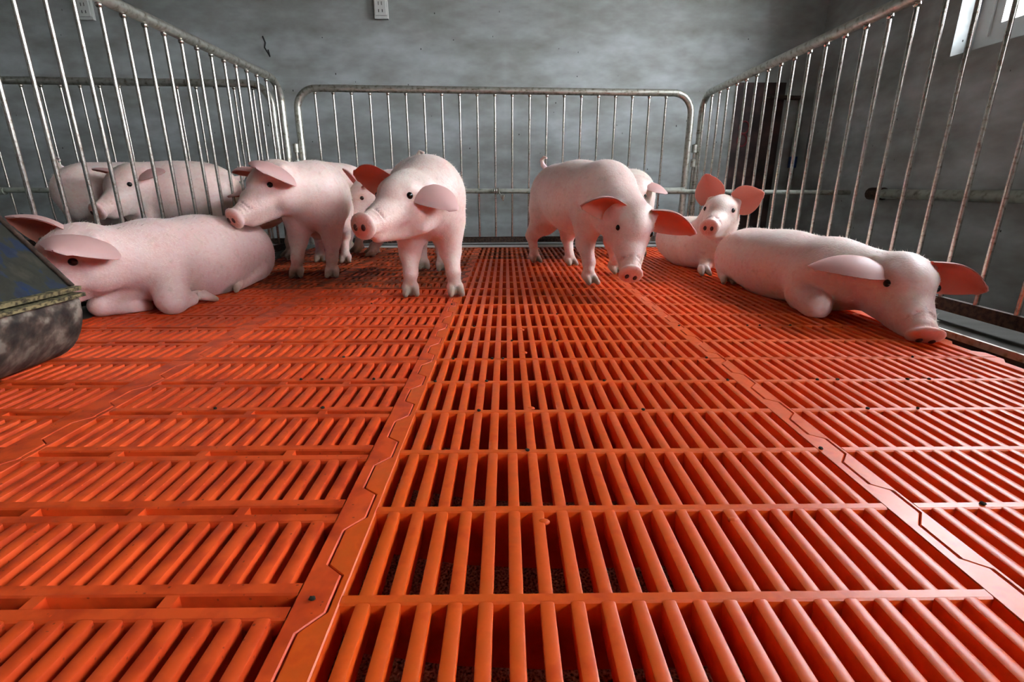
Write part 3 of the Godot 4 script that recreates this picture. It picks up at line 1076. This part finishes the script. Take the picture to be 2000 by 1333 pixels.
		for k in mv.size():
			var p := mv[k]
			var col := tint
			var w := noise.get_noise_3dv(p)
			col = col.lerp(Color(0.76, 0.46, 0.41), clampf(w * 0.6 + 0.08, 0.0, 0.45))
			var w2 := noise.get_noise_3dv(p * 6.0 + Vector3(9, 3, 1))
			if w2 > 0.36: col = col.lerp(Color(0.52, 0.40, 0.31), minf((w2 - 0.36) * 2.0, 0.3))
			for pt in paints:
				var dd: float = p.distance_to(pt[0])
				if dd < pt[1]:
					var t: float = 1.0 - dd / pt[1]
					t = t * t * (3.0 - 2.0 * t)
					col = col.lerp(pt[2], minf(t * 2.6, 1.0) * pt[3])
			mc.append(col)
	func place_eyes() -> void:
		for z in [-1.0, 1.0]:
			var target := hl(Vector3(0.155, 0.055, 0.08 * z))
			var from := hl(Vector3(0.21, 0.075, 0.42 * z))
			eyes.append(march(from, (target - from).normalized()))

func ear_mesh(pig: Pig, e: Dictionary) -> ArrayMesh:
	# e: side, tip (head coordinates), nrm (outer side, head coordinates), w, bend, cup, twist
	var z: float = e.side
	var B := Vector3(-0.05, 0.135, 0.135 * z)
	var T: Vector3 = e.tip
	var axis := (T - B)
	var N: Vector3 = e.nrm
	N = (N - axis.normalized() * N.dot(axis.normalized())).normalized()
	var W := axis.cross(N).normalized()
	var prof := [0.74, 0.86, 0.96, 1.0, 0.97, 0.89, 0.76, 0.58, 0.33, 0.05]
	var nu := 16
	var nvv := 12
	var m := MB.new()
	m.colored = true
	var grid := [[], []]
	var pos := []
	for a in nu + 1:
		var u := float(a) / nu
		var pf := u * 9.0
		var pi := mini(int(pf), 8)
		var pw: float = lerpf(prof[pi], prof[pi + 1], pf - pi)
		if u > 0.93: pw = lerpf(pw, sqrt(maxf(1.0 - pow((u - 0.80) / 0.2, 2.0), 0.0)) * 0.5, 0.5)
		var row := []
		for b in nvv + 1:
			var v := float(b) / nvv * 2.0 - 1.0
			var ang: float = v * float(e.cup)
			var rad: float = e.w * 0.5 * pw / maxf(sin(minf(float(e.cup), 1.5)), 0.05) if e.cup > 0.05 else 0.0
			var off := Vector3.ZERO
			if e.cup > 0.05:
				off = W * sin(ang) * rad + N * (cos(ang) - 1.0) * rad
			else:
				off = W * v * e.w * 0.5 * pw
			# the centre line arches towards N and then droops past its tip
			var c: Vector3 = B + axis * u + N * (e.bend * sin(PI * u * 0.9)) - N * (float(e.get("droop", 0.0)) * u * u)
			c += N * (float(e.get("wave", 0.0)) * sin(v * 3.0 + u * 5.0) * u)
			row.append(c + off)
		pos.append(row)
	for layer in 2:
		for a in nu + 1:
			for b in nvv + 1:
				var pu: Vector3 = pos[mini(a + 1, nu)][b] - pos[maxi(a - 1, 0)][b]
				var pv: Vector3 = pos[a][mini(b + 1, nvv)] - pos[a][maxi(b - 1, 0)]
				var nn := pv.cross(pu).normalized()
				if nn.dot(N) < 0.0 and absf(nn.dot(N)) > 0.02: nn = -nn
				if nn.length() < 0.5: nn = N
				var edge := minf(minf(b, nvv - b) / 2.0, 1.0)
				var th := lerpf(0.004, 0.011, edge)
				var s := 1.0 if layer == 0 else -1.0
				var p: Vector3 = pos[a][b] + nn * th * s
				var wn := (pig.hf * nn.x + pig.hu * nn.y + pig.hr * nn.z) * s
				var mid := 1.0 - absf(float(b) / nvv * 2.0 - 1.0)
				var col: Color = Color(0.80, 0.57, 0.53).lerp(Color(0.74, 0.42, 0.38), 0.25 + 0.4 * mid) if layer == 0 else Color(0.78, 0.34, 0.25).lerp(Color(0.66, 0.20, 0.13), clampf(mid * 0.8, 0, 1))
				grid[layer].append(m.vert(pig.hl(p) - pig.base, wn, col))
	var st := nvv + 1
	for layer in 2:
		for a in nu:
			for b in nvv:
				m.quad(grid[layer][a * st + b], grid[layer][a * st + b + 1], grid[layer][(a + 1) * st + b + 1], grid[layer][(a + 1) * st + b])
	for a in nu:
		for b in [0, nvv]:
			m.quad(grid[0][a * st + b], grid[0][(a + 1) * st + b], grid[1][(a + 1) * st + b], grid[1][a * st + b])
	for b in nvv:
		m.quad(grid[0][nu * st + b], grid[0][nu * st + b + 1], grid[1][nu * st + b + 1], grid[1][nu * st + b])
	return m.mesh(M.pig_ear)

func finish_pig(p: Pig) -> void:
	var root := thing("pig", p.base)
	tag(root, p.label, "pig")
	var v := p.mv.duplicate()
	for k in v.size(): v[k] = (v[k] - p.base) * U
	var a := []
	a.resize(Mesh.ARRAY_MAX)
	a[Mesh.ARRAY_VERTEX] = v
	a[Mesh.ARRAY_NORMAL] = p.mn
	a[Mesh.ARRAY_COLOR] = p.mc
	a[Mesh.ARRAY_INDEX] = p.mi
	var me := ArrayMesh.new()
	me.add_surface_from_arrays(Mesh.PRIMITIVE_TRIANGLES, a)
	me.surface_set_material(0, M.pig_skin)
	var body := put("body", me, root)
	if p.hairs: bristles(p, body, p.hairs)
	for e in p.ears:
		put("ear", ear_mesh(p, e), root)
	var side := -1.0
	for q in p.eyes:
		var m := MB.new()
		m.ball(Vector3.ZERO, Vector3.ONE * 0.031 * p.hs, 12, 9)
		put("eye", m.mesh(M.pig_eye), root, q - p.base - p.hr * side * 0.012 * p.hs)
		side += 2.0
	for z in [-1.0, 1.0]:
		var m := MB.new()
		m.ball(Vector3.ZERO, Vector3(0.010, 0.027, 0.020) * p.hs, 10, 7)
		var sn := (p.hf - p.hu * p.snout_tilt).normalized()      # the way the snout disc faces
		m.turn(0, Basis(sn, p.hr.cross(sn), p.hr), p.hl(Vector3(0.575, -0.142, 0.038 * z)) + sn * 0.041 * p.hs - p.base)
		put("nostril", m.mesh(M.nostril), root)
	if p.tail.size():
		var m := MB.new()
		m.colored = true
		var pts := []
		var rr := []
		for k in p.tail.size():
			pts.append(p.tail[k] - p.base)
			rr.append(lerpf(0.045, 0.012, float(k) / (p.tail.size() - 1)))
		m.tube(pts, rr, 8)
		for k in m.c.size(): m.c[k] = p.tint
		put("tail", m.mesh(M.pig_skin), root)

func bristles(p: Pig, root: Node, count: int) -> void:      # short pale hairs, too many to count
	var r := RandomNumberGenerator.new()
	r.seed = 900 + p.seed_
	var m := MB.new()
	for k in count:
		var at := r.randi_range(0, p.mv.size() - 1)
		var q := p.mv[at]
		if q.y < 0.12: continue
		var n := p.mn[at]
		var back := -p.hf if q.distance_to(p.hp) < 0.6 else -p.hf * Vector3(1, 0, 1)
		var d := (n * 0.55 + back * 0.6 + Vector3(r.randf() - 0.5, r.randf() - 0.7, r.randf() - 0.5) * 0.5).normalized()
		var w := d.cross(Vector3(r.randf() - 0.5, r.randf() - 0.5, r.randf() - 0.5)).normalized() * 0.0014
		var l := r.randf_range(0.014, 0.034)
		m.face([q - w - p.base, q + w - p.base, q + d * l - p.base], n)
	var o := put("bristles", m.mesh(M.bristle), root)
	o.set_meta("kind", "stuff")

func standing(label: String, a: Vector2, b: Vector2, s: float, feet: Array, skull: Vector3, nose: Vector3, head_up := Vector3.UP, height := 0.92) -> Pig:
	# a, b: ground under chest and pelvis as (x, distance); feet: front left, front right, hind left, hind right as (x, distance)
	var p := Pig.new()
	p.label = label
	p.base = Vector3((a.x + b.x) / 2.0, 0, -(a.y + b.y) / 2.0)
	var che := Vector3(a.x, height * s - 0.02, -a.y)
	var pel := Vector3(b.x, height * s, -b.y)
	var fw := (che - pel)
	fw.y = 0
	fw = fw.normalized()
	var rt := fw.cross(Vector3.UP)
	p.torso(pel, che, s, 0.0)
	p.cap(che + fw * 0.10 * s + Vector3.UP * 0.05, che.lerp(skull, 0.72), 0.295 * s, 0.245 * s, 0.14)
	p.cap(che.lerp(skull, 0.6), skull - (nose - skull).normalized() * 0.05, 0.25 * s, 0.215 * s, 0.10)
	for k in 4:
		var sd := -1.0 if k % 2 == 0 else 1.0
		var at := Vector3(feet[k].x, 0, -feet[k].y)
		if k < 2:
			p.ell(che + rt * sd * 0.17 * s - Vector3.UP * 0.14 * s + fw * 0.03, Vector3.UP, Vector3(0.33, 0.20, 0.13) * s, 0.10, fw)
			p.front_leg(che + rt * sd * 0.18 * s - Vector3.UP * 0.22 * s, at, fw, s)
		else:
			p.ell(pel + rt * sd * 0.15 * s - Vector3.UP * 0.15 * s - fw * 0.04, Vector3.UP, Vector3(0.34, 0.27, 0.17) * s, 0.10, fw)
			p.hind_leg(pel + rt * sd * 0.17 * s - Vector3.UP * 0.2 * s, at, fw, s)
	p.head(skull, nose, head_up, s)
	var tb := pel - fw * 0.38 * s + Vector3.UP * 0.16 * s
	p.tail = [tb + fw * 0.06, tb - fw * 0.06 + Vector3.UP * 0.03, tb - fw * 0.11 + Vector3.UP * 0.10 + rt * 0.03, tb - fw * 0.08 + Vector3.UP * 0.17 + rt * 0.05, tb - fw * 0.02 + Vector3.UP * 0.17 + rt * 0.02]
	return p

func ear(p: Pig, side: float, tip: Vector3, nrm: Vector3, w := 0.34, cup := 0.6, bend := 0.05, droop := 0.0) -> void:
	var root := Vector3(-0.05, 0.15, 0.155 * side)        # the fleshy root of the ear belongs to the body
	p.cap(p.hl(root - Vector3(0, 0.05, 0.05 * side)), p.hl(root.lerp(tip, 0.07)), 0.075 * p.hs, 0.028 * p.hs, 0.09 * p.hs)
	p.ears.append({"side": side, "tip": tip, "nrm": nrm, "w": w, "cup": cup, "bend": bend, "droop": droop})

func pigs() -> void:
	var all: Array[Pig] = []
	var p: Pig
	# pig facing the camera in the middle
	p = standing("alert pig standing in the middle of the floor, facing out between its spread ears", Vector2(-0.72, 4.85), Vector2(-1.0, 6.05), 1.0,
		[Vector2(-0.49, 4.78), Vector2(-0.92, 4.78), Vector2(-0.80, 6.3), Vector2(-1.06, 6.45)], pixel(795, 394, 4.42), pixel(716, 434, 3.95))
	ear(p, -1.0, Vector3(-0.03, -0.06, -0.47), Vector3(0.15, 0.85, -0.5), 0.42, 0.95, 0.07, 0.03)
	ear(p, 1.0, Vector3(0.0, 0.22, 0.56), Vector3(-0.8, 0.6, 0.1), 0.38, 0.6, 0.03)
	p.tint = Color(0.84, 0.71, 0.64)
	p.tail = [pixel(822, 314, 6.42), pixel(817, 304, 6.45), pixel(820, 297, 6.47), pixel(827, 299, 6.45), pixel(826, 307, 6.42)]
	p.cell = 0.0165
	all.append(p)
	# pig left of it
	p = standing("pig standing with floppy ears, snout over the rump of the lying pig by the feeder", Vector2(-2.2, 5.95), Vector2(-2.40, 6.85), 1.0,
		[Vector2(-2.02, 5.84), Vector2(-2.43, 5.84), Vector2(-2.22, 7.0), Vector2(-2.6, 7.1)], pixel(540, 362, 5.5), pixel(467, 416, 5.12))
	ear(p, -1.0, Vector3(0.33, 0.27, -0.30), Vector3(0.1, 0.85, -0.55), 0.48, 0.75, 0.05, 0.02)
	ear(p, 1.0, Vector3(0.06, 0.14, 0.56), Vector3(-0.5, 0.8, 0.0), 0.40, 0.7, 0.04)
	p.cell = 0.0175
	all.append(p)
	# pig with lowered head
	p = standing("pig walking with its head lowered and ears spread, tail curled up", Vector2(1.06, 5.70), Vector2(0.68, 6.80), 1.0,
		[Vector2(1.32, 6.05), Vector2(0.90, 5.36), Vector2(0.86, 6.72), Vector2(0.40, 7.0)], pixel(1232, 441, 5.02), pixel(1233, 526, 4.62), Vector3(0.2, 1, 0.6))
	ear(p, -1.0, Vector3(0.04, 0.10, -0.62), Vector3(-1.0, 0.35, -0.1), 0.34, 0.95, 0.07, 0.05)
	ear(p, 1.0, Vector3(0.0, 0.12, 0.54), Vector3(-1.0, 0.3, 0.1), 0.32, 0.95, 0.07, 0.04)
	p.tail = [pixel(1076, 336, 7.1), pixel(1067, 331, 7.15), pixel(1060, 322, 7.18), pixel(1058, 313, 7.18), pixel(1063, 307, 7.15), pixel(1068, 309, 7.12)]
	p.cell = 0.0175
	all.append(p)
	# pig half hidden behind the two standing ones
	p = standing("pig partly hidden behind the alert pig, its head hanging low", Vector2(-1.70, 7.85), Vector2(-1.05, 7.75), 0.97,
		[Vector2(-1.98, 7.62), Vector2(-2.1, 8.02), Vector2(-1.4, 7.4), Vector2(-0.98, 7.95)], pixel(718, 381, 7.5), pixel(670, 440, 7.22))
	p.tail = [Vector3(-0.75, 1.0, -7.8), Vector3(-0.66, 0.95, -7.85), Vector3(-0.65, 0.84, -7.87), Vector3(-0.68, 0.74, -7.87)]
	ear(p, -1.0, Vector3(0.05, 0.22, -0.50), Vector3(-0.4, 0.9, 0.0), 0.28, 0.6, 0.03)
	ear(p, 1.0, Vector3(-0.05, 0.40, 0.40), Vector3(-0.9, 0.3, 0.1), 0.28, 0.6, 0.03)
	p.cell = 0.02
	all.append(p)
	# pig behind the left standing pig
	p = standing("pig almost hidden behind the floppy-eared pig, only its back showing", Vector2(-2.98, 7.5), Vector2(-2.48, 8.2), 1.04,
		[Vector2(-3.0, 7.3), Vector2(-3.22, 7.6), Vector2(-2.35, 8.1), Vector2(-2.6, 8.4)], pixel(513, 398, 6.85), pixel(466, 424, 6.45))
	ear(p, -1.0, Vector3(0.2, 0.1, -0.36), Vector3(0.0, 1.0, -0.2), 0.3, 0.6, 0.03)
	ear(p, 1.0, Vector3(0.2, 0.1, 0.32), Vector3(0.0, 1.0, 0.2), 0.3, 0.6, 0.03)
	p.cell = 0.022
	all.append(p)
	# pig behind the one with the lowered head
	p = standing("pale pig behind the head-down pig, beside the sitting pig", Vector2(1.88, 7.75), Vector2(1.98, 8.45), 0.97,
		[Vector2(2.06, 7.65), Vector2(1.7, 7.6), Vector2(2.15, 8.6), Vector2(1.8, 8.6)], pixel(1240, 378, 7.2), pixel(1228, 436, 6.8))
	p.tint = Color(0.84, 0.73, 0.66)
	ear(p, -1.0, Vector3(0.02, 0.06, -0.46), Vector3(-0.2, 1.0, -0.3), 0.30, 0.7, 0.03, 0.06)
	ear(p, 1.0, Vector3(0.02, 0.20, 0.42), Vector3(-0.4, 0.8, 0.3), 0.28, 0.6, 0.03)
	p.cell = 0.021
	all.append(p)
	# two pigs of the neighbouring pen
	p = standing("pig in the neighbouring pen, seen from its rump, behind another pig's head", Vector2(-5.12, 7.95), Vector2(-5.66, 7.2), 1.02,
		[Vector2(-5.25, 8.1), Vector2(-4.95, 7.9), Vector2(-5.9, 7.4), Vector2(-5.55, 7.1)], Vector3(-4.68, 0.85, -8.15), Vector3(-4.28, 0.5, -8.2))
	p.tail = [pixel(124, 332, 7.3), pixel(112, 323, 7.3), pixel(108, 315, 7.3), pixel(112, 309, 7.3), pixel(117, 313, 7.25)]
	ear(p, -1.0, Vector3(0.2, 0.1, -0.42), Vector3(0.0, 1.0, -0.2), 0.3, 0.6, 0.03)
	ear(p, 1.0, Vector3(0.2, 0.1, 0.42), Vector3(0.0, 1.0, 0.2), 0.3, 0.6, 0.03)
	p.cell = 0.022
	all.append(p)
	p = standing("pig looking out between the fence bars from the neighbouring pen", Vector2(-4.78, 6.98), Vector2(-4.1, 7.25), 1.02,
		[Vector2(-4.9, 6.8), Vector2(-4.75, 7.2), Vector2(-4.1, 7.05), Vector2(-4.05, 7.4)], pixel(262, 362, 6.75), pixel(205, 400, 6.35))
	ear(p, -1.0, Vector3(-0.1, 0.12, -0.46), Vector3(0.1, 0.9, -0.4), 0.32, 0.6, 0.03)
	ear(p, 1.0, Vector3(0.05, 0.2, 0.5), Vector3(-0.4, 0.8, 0.1), 0.3, 0.6, 0.03)
	p.cell = 0.021
	all.append(p)
	# ---- lying pigs
	p = Pig.new()
	p.label = "pig lying on its belly by the blue feeder, ear folded over its eye"
	p.base = Vector3(-2.98, 0, -4.9)
	var pel := Vector3(-2.93, 0.345, -5.55)
	var che := Vector3(-3.04, 0.385, -4.45)
	p.torso(pel, che, 1.0, 0.0, 0.95)
	var skull := pixel(165, 500, 3.88)
	var nose := pixel(50, 575, 3.50)
	p.tint = Color(0.80, 0.60, 0.56)
	p.cap(che + Vector3(-0.02, 0.03, 0.1), skull + Vector3(0.02, -0.02, -0.06), 0.30, 0.23, 0.12)
	p.head(skull, nose, Vector3(0.12, 1, 0.1), 1.02)
	ear(p, -1.0, Vector3(0.34, 0.25, -0.34), Vector3(0.0, 1.0, -0.35), 0.44, 0.8, 0.05, 0.02)
	ear(p, 1.0, Vector3(0.20, 0.30, 0.30), Vector3(-0.9, 0.5, 0.2), 0.44, 0.8, 0.05)
	p.cap(pixel(322, 505, 4.38), pixel(336, 584, 4.08), 0.19, 0.125, 0.09)
	p.cap(pixel(336, 586, 4.08), pixel(372, 584, 4.25), 0.115, 0.062, 0.03)
	p.foot(Vector3(-2.72, 0.0, -4.42), Vector3(0.3, 0, -1).normalized(), 0.95)
	p.cap(pixel(240, 560, 4.15), pixel(196, 597, 3.98), 0.15, 0.08, 0.05)
	p.cap(pixel(196, 598, 3.98), pixel(285, 600, 4.2), 0.08, 0.055, 0.03)
	p.ell(Vector3(-2.78, 0.27, -5.58), Vector3(0, 0.3, 1), Vector3(0.33, 0.26, 0.17), 0.07)
	p.cap(Vector3(-2.70, 0.14, -5.42), Vector3(-2.72, 0.06, -5.1), 0.11, 0.06, 0.04)
	p.foot(Vector3(-2.72, 0.0, -5.0), Vector3(0.1, 0, 1).normalized(), 0.95)
	p.cell = 0.0155
	all.append(p)

	p = Pig.new()
	p.label = "pig lying flat along the fence below the window, snout resting on the floor's edge"
	p.base = Vector3(2.7, 0, -4.7)
	pel = Vector3(2.66, 0.29, -5.45)
	che = Vector3(2.74, 0.30, -4.25)
	p.torso(pel, che, 1.0, 0.005, 0.79)
	skull = pixel(1756, 556, 3.68)
	nose = pixel(1806, 646, 3.2)
	p.tint = Color(0.82, 0.67, 0.61)
	p.cap(che + Vector3(0.02, 0.0, 0.12), skull + Vector3(-0.02, 0.0, -0.08), 0.275, 0.225, 0.12)
	p.snout_tilt = 0.85
	p.head(skull, nose, Vector3(0.05, 1, 0.1), 0.98)
	ear(p, 1.0, Vector3(-0.06, 0.08, 0.64), Vector3(-0.1, 1.0, 0.2), 0.48, 0.8, 0.06, 0.05)
	ear(p, -1.0, Vector3(0.06, 0.02, -0.54), Vector3(-1.0, 0.6, -0.1), 0.34, 0.9, 0.06)
	p.ell(pixel(1578, 556, 4.15), Vector3(0.1, 1, 0.15), Vector3(0.24, 0.17, 0.15), 0.06)
	p.cap(pixel(1572, 572, 4.12), pixel(1594, 597, 3.93), 0.15, 0.115, 0.03)
	p.cap(pixel(1594, 600, 3.95), Vector3(2.6, 0.07, -4.15), 0.09, 0.06, 0.03)
	p.ell(Vector3(2.47, 0.28, -5.38), Vector3(0, 0.4, 1), Vector3(0.30, 0.25, 0.16), 0.07)
	p.cap(Vector3(2.44, 0.2, -5.5), Vector3(2.40, 0.09, -5.42), 0.11, 0.07, 0.05)
	p.foot(Vector3(2.40, 0.0, -5.36), Vector3(-0.2, 0, 1).normalized(), 0.95)
	p.cell = 0.0155
	all.append(p)

	p = Pig.new()
	p.label = "pig resting on its belly with raised head and upright pink ears"
	p.base = Vector3(2.45, 0, -6.8)
	pel = Vector3(2.46, 0.30, -7.15)
	p.tint = Color(0.84, 0.73, 0.66)
	che = Vector3(2.54, 0.33, -6.35)
	p.torso(pel, che, 0.95, 0.0, 0.82)
	skull = pixel(1408, 419, 5.95)
	nose = pixel(1384, 444, 5.48)
	p.cap(che + Vector3(0, 0.02, 0.05), skull + Vector3(0, -0.05, -0.08), 0.29, 0.21, 0.12)
	p.head(skull, nose, Vector3(0.05, 1, 0), 0.92)
	ear(p, 1.0, Vector3(-0.04, 0.48, 0.27), Vector3(-1.0, 0.1, 0.1), 0.36, 0.5, 0.02)
	ear(p, -1.0, Vector3(-0.04, 0.28, -0.44), Vector3(-1.0, 0.1, -0.1), 0.36, 0.5, 0.02, -0.04)
	p.cap(Vector3(2.40, 0.25, -6.3), pixel(1383, 508, 6.15), 0.15, 0.10, 0.06)
	p.cap(pixel(1383, 508, 6.15), Vector3(2.36, 0.06, -5.95), 0.09, 0.06, 0.03)
	p.foot(Vector3(2.35, 0, -5.9), Vector3(0, 0, 1), 0.9)
	p.cell = 0.0185
	all.append(p)
	for k in all.size(): all[k].seed_ = 11 + k
	var job := WorkerThreadPool.add_group_task(func(k: int): all[k].build(), all.size(), -1, true)
	WorkerThreadPool.wait_for_group_task_completion(job)
	for q in all: finish_pig(q)

func _ready() -> void:
	view_and_light()
	materials()
	room()
	slatted_floor()
	fences()
	feeder()
	crumbs()
	pigs()
